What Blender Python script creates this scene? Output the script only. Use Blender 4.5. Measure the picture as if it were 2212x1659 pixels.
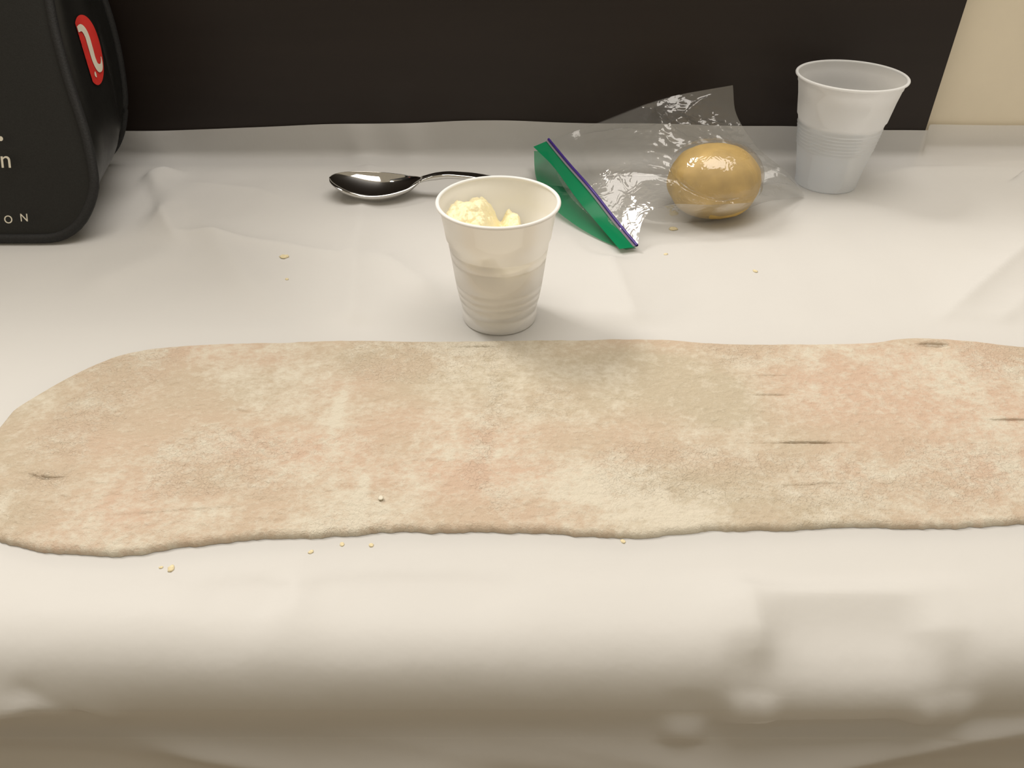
import bpy, bmesh, math, random
import numpy as np
from mathutils import Vector

random.seed(7)
for o in list(bpy.data.objects):
    bpy.data.objects.remove(o)
scene = bpy.context.scene
C = scene.collection

# ------------------------------------------------------------------ camera
# units are metres; z = 0 is the table top, the floor lies at z = -0.74
F_PX, W_PX, H_PX = 1700.0, 2212.0, 1659.0
PITCH = math.radians(37.3)
CAM_H = 0.29
cd = bpy.data.cameras.new('camera')
cd.sensor_width = 36.0
cd.lens = 36.0 * F_PX / W_PX
cd.clip_start = 0.01
cam = bpy.data.objects.new('camera', cd)
cam.location = (0, 0, CAM_H)
cam.rotation_euler = (math.pi / 2 - PITCH, 0, 0)
C.objects.link(cam)
scene.camera = cam

# ------------------------------------------------------------------ light
world = bpy.data.worlds.new('world')
scene.world = world
world.use_nodes = True
bg = world.node_tree.nodes['Background']
bg.inputs[0].default_value = (1.0, 0.86, 0.64, 1)
bg.inputs[1].default_value = 0.42

def area(name, loc, target, size, power, col):
    l = bpy.data.lights.new(name, 'AREA')
    l.shape = 'RECTANGLE'
    l.size, l.size_y = size
    l.energy = power
    l.color = col
    o = bpy.data.objects.new(name, l)
    o.location = loc
    o.rotation_euler = (Vector(target) - Vector(loc)).to_track_quat('-Z', 'Y').to_euler()
    C.objects.link(o)
    return o

area('ceiling_lamp_light', (-1.20, 1.45, 1.90), (0.1, 0.3, 0), (0.60, 0.60), 39, (1.0, 0.94, 0.86))
area('overhead_fill_light', (0.25, 0.54, 1.66), (0.25, 0.50, 0), (1.4, 0.8), 19, (1.0, 0.94, 0.87))  # unseen soft fill, added to lift the shaded parts of the table

vs = scene.view_settings
vs.view_transform = 'Standard'
vs.look = 'None'
vs.gamma = 1.0
vs.exposure = 0.0
vs.use_curve_mapping = False

# ------------------------------------------------------------------ helpers
def at(px, py, z=0.0):
    """table-space point at height z seen at photo pixel (px, py)"""
    cx = (px - W_PX / 2) / F_PX
    cy = -(py - H_PX / 2) / F_PX
    dy = math.cos(PITCH) + cy * math.sin(PITCH)
    dz = -math.sin(PITCH) + cy * math.cos(PITCH)
    t = (z - CAM_H) / dz
    return np.array([cx * t, dy * t, z])

def at_y(px, py, y):
    cx = (px - W_PX / 2) / F_PX
    cy = -(py - H_PX / 2) / F_PX
    dy = math.cos(PITCH) + cy * math.sin(PITCH)
    dz = -math.sin(PITCH) + cy * math.cos(PITCH)
    t = y / dy
    return np.array([cx * t, y, CAM_H + dz * t])

def tag(o, label=None, cat=None, group=None, kind=None):
    if label: o['label'] = label
    if cat: o['category'] = cat
    if group: o['group'] = group
    if kind: o['kind'] = kind
    return o

def empty(name, loc):
    o = bpy.data.objects.new(name, None)
    o.location = loc
    o.empty_display_size = 0.02
    C.objects.link(o)
    return o

def link(name, me, mat, parent=None, smooth=True):
    o = bpy.data.objects.new(name, me)
    if mat: me.materials.append(mat)
    if smooth:
        me.polygons.foreach_set('use_smooth', [True] * len(me.polygons))
    C.objects.link(o)
    if parent:
        o.parent = parent
        o.matrix_parent_inverse = parent.matrix_basis.inverted()
    return o

def grid_mesh(name, P, closed_u=False, closed_v=False):
    """P: (n, m, 3) array of points"""
    n, m = P.shape[:2]
    idx = np.arange(n * m).reshape(n, m)
    iu = np.arange(n if closed_u else n - 1)
    iv = np.arange(m if closed_v else m - 1)
    a = idx[np.ix_(iu, iv)]
    b = idx[np.ix_((iu + 1) % n, iv)]
    c = idx[np.ix_((iu + 1) % n, (iv + 1) % m)]
    d = idx[np.ix_(iu, (iv + 1) % m)]
    q = np.stack([a, b, c, d], -1).reshape(-1, 4)
    me = bpy.data.meshes.new(name)
    me.vertices.add(n * m)
    me.vertices.foreach_set('co', P.reshape(-1).astype(np.float32))
    me.loops.add(q.size)
    me.loops.foreach_set('vertex_index', q.reshape(-1).astype(np.int32))
    me.polygons.add(len(q))
    me.polygons.foreach_set('loop_start', np.arange(0, q.size, 4, dtype=np.int32))
    me.polygons.foreach_set('loop_total', np.full(len(q), 4, dtype=np.int32))
    me.update(calc_edges=True)
    me.validate()
    return me

def fattr(me, name, vals):
    a = me.attributes.new(name, 'FLOAT', 'POINT')
    a.data.foreach_set('value', np.asarray(vals, dtype=np.float32).reshape(-1))

def box_mesh(name, lo, hi, bev=0.0, seg=2):
    bm = bmesh.new()
    bmesh.ops.create_cube(bm, size=1)
    for v in bm.verts:
        v.co = Vector([lo[i] + (v.co[i] + 0.5) * (hi[i] - lo[i]) for i in range(3)])
    if bev:
        bmesh.ops.bevel(bm, geom=bm.edges[:], offset=bev, segments=seg, affect='EDGES')
    me = bpy.data.meshes.new(name)
    bm.to_mesh(me); bm.free()
    return me

def tube_points(path, r, n=10):
    path = np.asarray(path, float)
    r = np.broadcast_to(np.asarray(r, float), (len(path),))
    T = np.gradient(path, axis=0)
    T /= np.linalg.norm(T, axis=1)[:, None]
    up = np.array([0, 0, 1.0])
    out = []
    for p, t, rr in zip(path, T, r):
        u = up if abs(t @ up) < 0.95 else np.array([0, 1.0, 0])
        a = np.cross(t, u); a /= np.linalg.norm(a)
        b = np.cross(a, t)
        ang = np.linspace(0, 2 * math.pi, n, endpoint=False)
        out.append(p + rr * (np.cos(ang)[:, None] * a + np.sin(ang)[:, None] * b))
    return np.array(out)

def lathe(name, prof, n=96):
    prof = np.asarray(prof, float)
    ang = np.linspace(0, 2 * math.pi, n, endpoint=False)
    P = np.zeros((len(prof), n, 3))
    P[..., 0] = prof[:, 0:1] * np.cos(ang)
    P[..., 1] = prof[:, 0:1] * np.sin(ang)
    P[..., 2] = prof[:, 1:2]
    return grid_mesh(name, P, closed_v=True)

def spline(pts, n):
    """Catmull-Rom through pts, n samples evenly spaced in arc length"""
    p = np.asarray(pts, float)
    q = np.vstack([2 * p[0] - p[1], p, 2 * p[-1] - p[-2]])
    out = []
    for i in range(1, len(q) - 2):
        t = np.linspace(0, 1, 24, endpoint=False)[:, None]
        a, b, c, d = q[i - 1], q[i], q[i + 1], q[i + 2]
        out.append(0.5 * (2 * b + (c - a) * t + (2 * a - 5 * b + 4 * c - d) * t ** 2 + (3 * b - a - 3 * c + d) * t ** 3))
    out = np.vstack(out + [p[-1:]])
    L = np.concatenate([[0], np.cumsum(np.linalg.norm(np.diff(out, axis=0), axis=1))])
    s = np.linspace(0, L[-1], n)
    return np.stack([np.interp(s, L, out[:, k]) for k in range(p.shape[1])], -1)

def hash2(i, j, seed):
    h = (i.astype(np.int64) * 374761393 + j.astype(np.int64) * 668265263 + seed * 974634777) & 0xffffffff
    h = ((h ^ (h >> 13)) * 1274126177) & 0xffffffff
    h = h ^ (h >> 16)
    return (h & 0xffff) / 65535.0

def vnoise(x, y, seed=0):
    i = np.floor(x); j = np.floor(y)
    fx = x - i; fy = y - j
    fx = fx * fx * fx * (fx * (fx * 6 - 15) + 10); fy = fy * fy * fy * (fy * (fy * 6 - 15) + 10)
    i = i.astype(np.int64); j = j.astype(np.int64)
    a = hash2(i, j, seed); b = hash2(i + 1, j, seed); c = hash2(i, j + 1, seed); d = hash2(i + 1, j + 1, seed)
    return (a * (1 - fx) + b * fx) * (1 - fy) + (c * (1 - fx) + d * fx) * fy

def fbm(x, y, seed=0, oct=4, gain=0.5):
    s = 0; amp = 1; tot = 0
    for k in range(oct):
        s = s + amp * vnoise(x * 2 ** k + 17.3 * k, y * 2 ** k - 9.1 * k, seed + k)
        tot += amp; amp *= gain
    return s / tot

def smooth(a, b, x):
    t = np.clip((x - a) / (b - a), 0, 1)
    return t * t * (3 - 2 * t)

def dist_poly(X, Y, pts):
    """signed distance to a polyline and position 0..1 along it"""
    best = np.full(X.shape, 1e9); sgn = np.zeros(X.shape); pos = np.zeros(X.shape)
    pts = np.asarray(pts, float)[:, :2]
    L = np.concatenate([[0], np.cumsum(np.linalg.norm(np.diff(pts, axis=0), axis=1))])
    for k in range(len(pts) - 1):
        a, b = pts[k], pts[k + 1]; d = b - a; l2 = d @ d
        t = np.clip(((X - a[0]) * d[0] + (Y - a[1]) * d[1]) / l2, 0, 1)
        dx = X - a[0] - t * d[0]; dy = Y - a[1] - t * d[1]
        r = np.hypot(dx, dy)
        m = r < best
        best = np.where(m, r, best)
        sgn = np.where(m, np.sign(d[0] * dy - d[1] * dx), sgn)
        pos = np.where(m, (L[k] + t * math.sqrt(l2)) / L[-1], pos)
    return best * np.where(sgn == 0, 1, sgn), pos

# ------------------------------------------------------------------ materials
def mat_new(name):
    m = bpy.data.materials.new(name)
    m.use_nodes = True
    nt = m.node_tree
    nt.nodes.clear()
    out = nt.nodes.new('ShaderNodeOutputMaterial')
    return m, nt, out

def srgb(r, g, b):
    f = lambda c: (c / 255 / 12.92) if c / 255 <= 0.04045 else ((c / 255 + 0.055) / 1.055) ** 2.4
    return (f(r), f(g), f(b), 1)

def N(nt, typ, **kw):
    n = nt.nodes.new(typ)
    for k, v in kw.items():
        if k in n.inputs: n.inputs[k].default_value = v
        else: setattr(n, k, v)
    return n

def ramp(nt, fac, stops):
    r = nt.nodes.new('ShaderNodeValToRGB')
    el = r.color_ramp.elements
    while len(el) < len(stops): el.new(0.5)
    for e, (p, c) in zip(el, stops):
        e.position = p; e.color = c
    nt.links.new(fac, r.inputs[0])
    return r.outputs[0]

def pbr(name, col, rough=0.5, metal=0.0, spec=0.5, noise=None, bump=None, var=0.0, stretch=None):
    m, nt, out = mat_new(name)
    p = N(nt, 'ShaderNodeBsdfPrincipled')
    p.inputs['Roughness'].default_value = rough
    p.inputs['Metallic'].default_value = metal
    p.inputs['Specular IOR Level'].default_value = spec
    p.inputs['Base Color'].default_value = col
    tc = N(nt, 'ShaderNodeTexCoord')
    mp = N(nt, 'ShaderNodeMapping')
    nt.links.new(tc.outputs['Object'], mp.inputs[0])
    if stretch: mp.inputs['Scale'].default_value = stretch
    if noise:
        nz = N(nt, 'ShaderNodeTexNoise', Scale=noise, Detail=6.0)
        nt.links.new(mp.outputs[0], nz.inputs[0])
        a = tuple(c * (1 - var) for c in col[:3]) + (1,)
        b = tuple(min(1, c * (1 + var)) for c in col[:3]) + (1,)
        nt.links.new(ramp(nt, nz.outputs[0], [(0.3, a), (0.7, b)]), p.inputs['Base Color'])
        if bump:
            bp = N(nt, 'ShaderNodeBump', Strength=bump[0], Distance=bump[1])
            nt.links.new(nz.outputs[0], bp.inputs['Height'])
            nt.links.new(bp.outputs[0], p.inputs['Normal'])
    nt.links.new(p.outputs[0], out.inputs[0])
    return m

def thin(name, col, diff=0.6, trans=0.3, clear=0.1, gloss=0.05, grough=0.25, bump=None):
    """thin plastic sheet: diffuse + translucent + see-through + sheen"""
    m, nt, out = mat_new(name)
    d = N(nt, 'ShaderNodeBsdfDiffuse'); d.inputs[0].default_value = col
    t = N(nt, 'ShaderNodeBsdfTranslucent'); t.inputs[0].default_value = col
    x = N(nt, 'ShaderNodeBsdfTransparent')
    xc = tuple(0.5 + 0.5 * c for c in col[:3]) + (1,)
    x.inputs[0].default_value = xc
    g = N(nt, 'ShaderNodeBsdfGlossy'); g.inputs['Roughness'].default_value = grough
    m1 = N(nt, 'ShaderNodeMixShader'); m1.inputs[0].default_value = trans / (diff + trans)
    nt.links.new(d.outputs[0], m1.inputs[1]); nt.links.new(t.outputs[0], m1.inputs[2])
    m2 = N(nt, 'ShaderNodeMixShader'); m2.inputs[0].default_value = clear
    nt.links.new(m1.outputs[0], m2.inputs[1]); nt.links.new(x.outputs[0], m2.inputs[2])
    fr = N(nt, 'ShaderNodeFresnel', IOR=1.45)
    mu = N(nt, 'ShaderNodeMath', operation='MULTIPLY'); mu.inputs[1].default_value = gloss
    nt.links.new(fr.outputs[0], mu.inputs[0])
    m3 = N(nt, 'ShaderNodeMixShader')
    nt.links.new(mu.outputs[0], m3.inputs[0])
    nt.links.new(m2.outputs[0], m3.inputs[1]); nt.links.new(g.outputs[0], m3.inputs[2])
    if bump:
        tc = N(nt, 'ShaderNodeTexCoord')
        nz = N(nt, 'ShaderNodeTexNoise', Scale=bump[0], Detail=3.0)
        nt.links.new(tc.outputs['Object'], nz.inputs[0])
        bp = N(nt, 'ShaderNodeBump', Strength=bump[1], Distance=bump[2])
        nt.links.new(nz.outputs[0], bp.inputs['Height'])
        for s in (d, t, g): nt.links.new(bp.outputs[0], s.inputs['Normal'])
    nt.links.new(m3.outputs[0], out.inputs[0])
    return m

M = {}
M['cloth'] = thin('white_plastic_cloth', (0.825, 0.82, 0.81, 1), 0.70, 0.30, 0.16, 0.20, 0.42, (55, 0.12, 0.004))
M['cup_white'] = thin('white_cup_plastic', (0.95, 0.945, 0.94, 1), 0.80, 0.20, 0.0, 0.35, 0.35)
M['cup_frost'] = thin('frosted_cup_plastic', (0.97, 0.975, 0.98, 1), 0.52, 0.48, 0.05, 0.35, 0.38)
M['board'] = pbr('dark_laminate', srgb(38, 31, 28), 0.45, spec=0.3, noise=6, var=0.10, stretch=(0.5, 1, 7))
M['wall'] = pbr('cream_paint', srgb(236, 226, 205), 0.75, noise=18, var=0.03, bump=(0.15, 0.002))
M['floor'] = pbr('grey_carpet', srgb(146, 124, 88), 0.95, noise=260, var=0.3, bump=(0.5, 0.004))
M['table'] = pbr('pale_table_laminate', srgb(222, 219, 212), 0.5, noise=30, var=0.03)
M['wood'] = pbr('brown_wood_slab', srgb(120, 96, 52), 0.5, noise=9, var=0.15, stretch=(0.4, 6, 6))
M['leg'] = pbr('grey_steel', srgb(120, 120, 122), 0.4, metal=0.7, noise=60, var=0.08)
M['steel'] = pbr('polished_steel', (0.62, 0.61, 0.59, 1), 0.07, metal=1.0, noise=400, var=0.03)
M['bagcloth'] = pbr('black_woven_plastic', srgb(24, 24, 23), 0.55, spec=0.4, noise=900, var=0.25, bump=(0.25, 0.0006))
M['gusset'] = pbr('black_laminated_gusset', srgb(25, 25, 24), 0.36, spec=0.5, noise=40, var=0.15, bump=(0.2, 0.003))
M['piping'] = pbr('black_binding', srgb(24, 24, 25), 0.7, noise=700, var=0.3, bump=(0.5, 0.0008))
M['red'] = pbr('red_print', srgb(200, 48, 42), 0.5, noise=90, var=0.08)
M['print'] = pbr('pale_print', srgb(214, 208, 192), 0.6, noise=90, var=0.05)
M['doughball'] = pbr('raw_dough', srgb(204, 172, 100), 0.55, noise=55, var=0.16, bump=(0.3, 0.002))
M['crumb'] = pbr('dry_dough_crumb', srgb(216, 203, 166), 0.8, noise=900, var=0.15)
M['green'] = thin('green_film', (0.008, 0.24, 0.10, 1), 0.75, 0.25, 0.05, 0.4, 0.2)
M['greenlip'] = thin('green_lip_film', (0.03, 0.34, 0.16, 1), 0.6, 0.4, 0.42, 0.6, 0.2)
M['purple'] = pbr('purple_zip', srgb(66, 44, 130), 0.35, noise=200, var=0.1)
M['lilac'] = thin('lilac_zip_track', (0.40, 0.34, 0.42, 1), 0.7, 0.3, 0.25, 0.6, 0.2)

def make_film():
    m, nt, out = mat_new('clear_bag_film')
    x = N(nt, 'ShaderNodeBsdfTransparent'); x.inputs[0].default_value = (0.97, 0.97, 0.965, 1)
    d = N(nt, 'ShaderNodeBsdfDiffuse'); d.inputs[0].default_value = (0.85, 0.84, 0.82, 1)
    t = N(nt, 'ShaderNodeBsdfTranslucent'); t.inputs[0].default_value = (0.85, 0.84, 0.82, 1)
    g = N(nt, 'ShaderNodeBsdfGlossy'); g.inputs['Roughness'].default_value = 0.075
    dt = N(nt, 'ShaderNodeMixShader'); dt.inputs[0].default_value = 0.5
    tc = N(nt, 'ShaderNodeTexCoord')
    nz = N(nt, 'ShaderNodeTexNoise', Scale=75.0, Detail=2.0, Distortion=1.2)
    nt.links.new(tc.outputs['Object'], nz.inputs[0])
    rg = N(nt, 'ShaderNodeMath', operation='SUBTRACT'); rg.inputs[1].default_value = 0.5
    nt.links.new(nz.outputs[0], rg.inputs[0])
    ab = N(nt, 'ShaderNodeMath', operation='ABSOLUTE'); nt.links.new(rg.outputs[0], ab.inputs[0])
    bp = N(nt, 'ShaderNodeBump', Strength=0.22, Distance=0.005)
    nt.links.new(ab.outputs[0], bp.inputs['Height']); nt.links.new(bp.outputs[0], g.inputs['Normal'])
    nt.links.new(d.outputs[0], dt.inputs[1]); nt.links.new(t.outputs[0], dt.inputs[2])
    a = N(nt, 'ShaderNodeMixShader'); a.inputs[0].default_value = 0.09
    nt.links.new(x.outputs[0], a.inputs[1]); nt.links.new(dt.outputs[0], a.inputs[2])
    lw = N(nt, 'ShaderNodeLayerWeight', Blend=0.28)
    b = N(nt, 'ShaderNodeMixShader')
    mu = N(nt, 'ShaderNodeMath', operation='MULTIPLY_ADD'); mu.inputs[1].default_value = 0.38; mu.inputs[2].default_value = 0.075
    nt.links.new(lw.outputs['Fresnel'], mu.inputs[0])
    nt.links.new(mu.outputs[0], b.inputs[0])
    nt.links.new(a.outputs[0], b.inputs[1]); nt.links.new(g.outputs[0], b.inputs[2])
    nt.links.new(b.outputs[0], out.inputs[0])
    return m
M['film'] = make_film()

def make_water():
    m, nt, out = mat_new('drinking_water')
    g = N(nt, 'ShaderNodeBsdfGlass', IOR=1.33); g.inputs['Color'].default_value = (0.90, 0.95, 1.0, 1); g.inputs['Roughness'].default_value = 0.02
    nt.links.new(g.outputs[0], out.inputs[0])
    return m
M['water'] = make_water()

def make_cheese():
    m, nt, out = mat_new('soft_curd')
    p = N(nt, 'ShaderNodeBsdfPrincipled')
    p.inputs['Base Color'].default_value = srgb(240, 230, 190)
    p.inputs['Roughness'].default_value = 0.5
    p.inputs['Subsurface Weight'].default_value = 0.12
    p.inputs['Subsurface Radius'].default_value = (0.004, 0.003, 0.0015)
    p.inputs['Subsurface Scale'].default_value = 1.0
    tc = N(nt, 'ShaderNodeTexCoord')
    nz = N(nt, 'ShaderNodeTexNoise', Scale=420.0, Detail=4.0)
    nt.links.new(tc.outputs['Object'], nz.inputs[0])
    bp = N(nt, 'ShaderNodeBump', Strength=0.5, Distance=0.0012)
    nt.links.new(nz.outputs[0], bp.inputs['Height'])
    nt.links.new(bp.outputs[0], p.inputs['Normal'])
    nt.links.new(p.outputs[0], out.inputs[0])
    return m
M['cheese'] = make_cheese()

def make_dough():
    m, nt, out = mat_new('floured_dough')
    p = N(nt, 'ShaderNodeBsdfPrincipled')
    p.inputs['Roughness'].default_value = 0.8
    p.inputs['Specular IOR Level'].default_value = 0.2
    tc = N(nt, 'ShaderNodeTexCoord')
    fl = N(nt, 'ShaderNodeAttribute', attribute_name='flour')
    pk = N(nt, 'ShaderNodeAttribute', attribute_name='pink')
    n1 = N(nt, 'ShaderNodeTexNoise', Scale=280.0, Detail=6.0, Roughness=0.75)
    mp = N(nt, 'ShaderNodeMapping'); mp.inputs['Scale'].default_value = (0.9, 1.0, 1)
    nt.links.new(tc.outputs['Object'], mp.inputs[0])
    nt.links.new(mp.outputs[0], n1.inputs[0])
    # bare dough colour, yellow-tan to pink-tan
    mixc = N(nt, 'ShaderNodeMix', data_type='RGBA')
    mixc.inputs[6].default_value = srgb(197, 185, 163)
    mixc.inputs[7].default_value = srgb(209, 184, 163)
    nt.links.new(pk.outputs['Fac'], mixc.inputs[0])
    # flour mask broken up by fine noise
    ma = N(nt, 'ShaderNodeMath', operation='MULTIPLY_ADD'); ma.inputs[1].default_value = 2.8; ma.inputs[2].default_value = -1.4
    nt.links.new(n1.outputs[0], ma.inputs[0])
    ad = N(nt, 'ShaderNodeMath', operation='ADD')
    nt.links.new(ma.outputs[0], ad.inputs[0]); nt.links.new(fl.outputs['Fac'], ad.inputs[1])
    cl = N(nt, 'ShaderNodeMath', operation='MULTIPLY', use_clamp=True); cl.inputs[1].default_value = 1.0
    nt.links.new(ad.outputs[0], cl.inputs[0])
    mixf = N(nt, 'ShaderNodeMix', data_type='RGBA')
    mixf.inputs[7].default_value = srgb(219, 211, 194)
    nt.links.new(cl.outputs[0], mixf.inputs[0])
    nt.links.new(mixc.outputs[2], mixf.inputs[6])
    nt.links.new(mixf.outputs[2], p.inputs['Base Color'])
    # fine leathery relief, no big scale
    vo = N(nt, 'ShaderNodeTexVoronoi', Scale=420.0, feature='DISTANCE_TO_EDGE')
    nw = N(nt, 'ShaderNodeTexNoise', Scale=160.0, Detail=3.0)
    nt.links.new(tc.outputs['Object'], nw.inputs[0])
    va = N(nt, 'ShaderNodeVectorMath', operation='SCALE'); va.inputs['Scale'].default_value = 0.006
    nt.links.new(nw.outputs['Color'], va.inputs[0])
    vb = N(nt, 'ShaderNodeVectorMath', operation='ADD')
    nt.links.new(mp.outputs[0], vb.inputs[0]); nt.links.new(va.outputs[0], vb.inputs[1])
    nt.links.new(vb.outputs[0], vo.inputs['Vector'])
    cr = ramp(nt, vo.outputs['Distance'], [(0.0, (0, 0, 0, 1)), (0.16, (1, 1, 1, 1))])
    ck = N(nt, 'ShaderNodeAttribute', attribute_name='crackle')
    mx = N(nt, 'ShaderNodeMix', data_type='RGBA')
    mx.inputs[6].default_value = (1, 1, 1, 1)
    nt.links.new(ck.outputs['Fac'], mx.inputs[0]); nt.links.new(cr, mx.inputs[7])
    b1 = N(nt, 'ShaderNodeBump', Strength=0.45, Distance=0.0008)
    nt.links.new(mx.outputs[2], b1.inputs['Height'])
    b2 = N(nt, 'ShaderNodeBump', Strength=0.85, Distance=0.0018)
    nt.links.new(n1.outputs[0], b2.inputs['Height'])
    nt.links.new(b1.outputs[0], b2.inputs['Normal'])
    nt.links.new(b2.outputs[0], p.inputs['Normal'])
    nt.links.new(p.outputs[0], out.inputs[0])
    return m
M['dough'] = make_dough()

# ------------------------------------------------------------------ room
PANEL_Y, PANEL_X1 = 0.742, 0.394
fl = link('floor', box_mesh('floor', (-2.6, -1.6, -0.80), (2.6, 2.6, -0.74)), M['floor'], smooth=False)
tag(fl, 'grey carpeted floor below the table', None, kind='structure')
wl = link('wall_back', box_mesh('wall_back', (-2.6, PANEL_Y + 0.02, -0.74), (2.6, PANEL_Y + 0.12, 0.31), 0.002), M['wall'], smooth=False)  # unseen top kept low so the lamp behind shines over it
tag(wl, 'cream painted wall behind the table, cut low to let light over', None, kind='structure')
bd = link('wooden_board', box_mesh('wooden_board', (-1.25, PANEL_Y, -0.02), (PANEL_X1, PANEL_Y + 0.0195, 0.315), 0.0012), M['board'], smooth=False)
tag(bd, 'dark brown wooden board fixed to the cream wall behind the table', 'board')

tb = empty('table', (0, 0.46, -0.74))
def edge_curve(arc, n):
    """offsets (y, z) of a bend that eases from upright (0) to level (1), and its slope angle"""
    q_ = np.linspace(0, 1, n); phi = math.pi / 2 * (1 - q_ * q_ * (3 - 2 * q_))
    iy = np.concatenate([[0], np.cumsum(0.5 * (np.cos(phi[1:]) + np.cos(phi[:-1])))]) * arc / (n - 1)
    iz = np.concatenate([[0], np.cumsum(0.5 * (np.sin(phi[1:]) + np.sin(phi[:-1])))]) * arc / (n - 1)
    return iy, iz, phi
EDGE_ARC, EDGE_Y = 0.0605, 0.2220
def build_tabletop():
    iy, iz, phi = edge_curve(EDGE_ARC, 61)
    y = EDGE_Y - iy[-1] + iy; z = iz - iz[-1]
    ins = 0.0070 - 0.0035 * np.linspace(0, 1, 61)       # the cloth hangs clear of the edge, lies closer on top
    y = y + ins * np.sin(phi); z = z - ins * np.cos(phi)
    top = z[-1]
    prof = [(0.300, -0.068), (y[0] + 0.004, -0.068), (y[0] + 0.001, -0.067), (y[0], -0.064), (y[0], -0.060), (y[0], -0.045)] + list(zip(y, z)) + \
           [(0.26, top), (0.70, top), (0.732, top), (0.736, top - 0.002), (0.738, top - 0.006), (0.738, -0.064), (0.735, -0.068), (0.70, -0.068)]
    prof = np.array(prof)
    xs = np.array([-0.92, -0.90, 0.0, 0.90, 0.92])
    P = np.zeros((len(xs), len(prof), 3)); P[..., 0] = xs[:, None]; P[..., 1] = prof[:, 0]; P[..., 2] = prof[:, 1]
    link('tabletop', grid_mesh('tabletop', P, closed_v=True), M['table'], tb)
    link('edge_band', box_mesh('edge_band', (-0.90, y[0] - 0.0008, -0.063), (0.90, y[0] + 0.002, -0.040), 0.0006), M['wood'], tb)
build_tabletop()
for sx in (-0.86, 0.86):
    for sy in (0.24, 0.69):
        link('leg', box_mesh('leg', (sx - 0.018, sy - 0.018, -0.74), (sx + 0.018, sy + 0.018, -0.068), 0.004), M['leg'], tb)
tag(tb, 'pale table standing against the wall beneath the white plastic cloth', 'table')

# ------------------------------------------------------------------ table cloth
def cloth_height(X, Y):
    """wrinkle height of the cloth lying on the table, metres"""
    h = 0.0034 * (fbm(X * 7 + 3, Y * 9 + 1, 11, 3) - 0.5) + 0.0010 * (fbm(X * 30, Y * 30, 15, 2) - 0.5)
    def tent(px, H, w, z=0.0, fade=0.12, both=True, p=1.0):
        d, s = dist_poly(X, Y, [at(*q, z) for q in px])
        f = smooth(0, fade, s) * (1 - smooth(1 - fade, 1, s)) if both else 1
        return 1.6 * H * np.exp(-(np.abs(d) / w) ** p) * f
    # factory fold lines running away from the camera
    h = h + tent([(1300, 480), (1315, 560), (1380, 725), (1600, 1270), (1640, 1390)], 0.0038, 0.018, both=False)
    h = h + tent([(805, 335), (785, 450), (770, 540), (762, 700), (640, 1300)], 0.0028, 0.013, both=False, p=1.3)
    h = h + tent([(2330, 470), (2212, 545), (2090, 650), (1985, 735)], 0.0050, 0.014, fade=0.3)
    h = h + tent([(2250, 620), (2120, 740)], 0.002, 0.012, fade=0.3)
    # folds radiating from beside the tote bag
    h = h + tent([(285, 345), (330, 400), (350, 470), (400, 560)], 0.0065, 0.013, fade=0.25, p=1.3)
    h = h + tent([(250, 430), (330, 390), (420, 380)], 0.004, 0.010, fade=0.3, p=1.4)
    h = h + tent([(345, 520), (470, 522), (600, 535), (730, 560), (800, 545)], 0.0026, 0.010, fade=0.2)
    h = h + tent([(345, 400), (450, 500), (530, 610), (640, 705)], 0.0030, 0.016, fade=0.3, p=1.5)
    h = h + tent([(380, 400), (560, 420), (640, 450)], 0.0020, 0.014, fade=0.3)
    h = h + tent([(790, 545), (860, 585), (960, 660)], 0.0030, 0.012, fade=0.3, p=1.4)
    h = h + tent([(160, 640), (360, 560), (420, 540)], 0.0020, 0.02, fade=0.3, p=1.5)
    # behind the cups
    h = h + tent([(1850, 350), (2040, 330), (2300, 300)], 0.0035, 0.016, fade=0.3, p=1.4)
    h = h + tent([(1850, 385), (2050, 372), (2300, 350)], 0.0030, 0.014, fade=0.3, p=1.4)
    h = h + tent([(2190, 392), (2230, 405)], 0.006, 0.009, fade=0.2, p=1.4)
    h = h + tent([(1560, 520), (1700, 495), (1850, 500)], 0.0014, 0.016, fade=0.3)
    # in front of the dough sheet
    h = h + tent([(380, 1300), (620, 1278), (900, 1262), (1200, 1268)], -0.0022, 0.016, fade=0.3, p=1.5)
    h = h + tent([(1450, 1280), (1750, 1240), (2212, 1190)], -0.0022, 0.014, fade=0.3, p=1.5)
    h = h + tent([(1450, 1330), (1800, 1290), (2212, 1240)], 0.0028, 0.014, fade=0.3, p=1.5)
    # pressed flat below the dough sheet
    m = smooth(0.222, 0.238, Y) * (1 - smooth(0.438, 0.456, Y))
    h = h * (1 - 0.96 * m)
    # and below the things that stand on it
    h = h * (1 - smooth(-0.315, -0.345, X) * smooth(0.535, 0.56, Y))
    for (cx, cy, r) in FLAT:
        d = np.hypot(X - cx, Y - cy)
        h = h * smooth(r * 0.95, r * 1.5, d)
    return np.where(h < -0.0006, -0.0006 - 0.0007 * np.tanh((-h - 0.0006) / 0.0007), h)

CUP1 = (-0.0085, 0.4545); CUP2 = (0.2845, 0.680); BALL = (0.167, 0.620)
FLAT = [(CUP1[0], CUP1[1], 0.030), (CUP2[0], CUP2[1], 0.032), (BALL[0], BALL[1], 0.045), (-0.36, 0.62, 0.05), (-0.125, 0.664, 0.020), (0.085, 0.568, 0.028), (0.06, 0.61, 0.03), (0.11, 0.58, 0.03)]
CLOTH_Z = 0.0022

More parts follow.
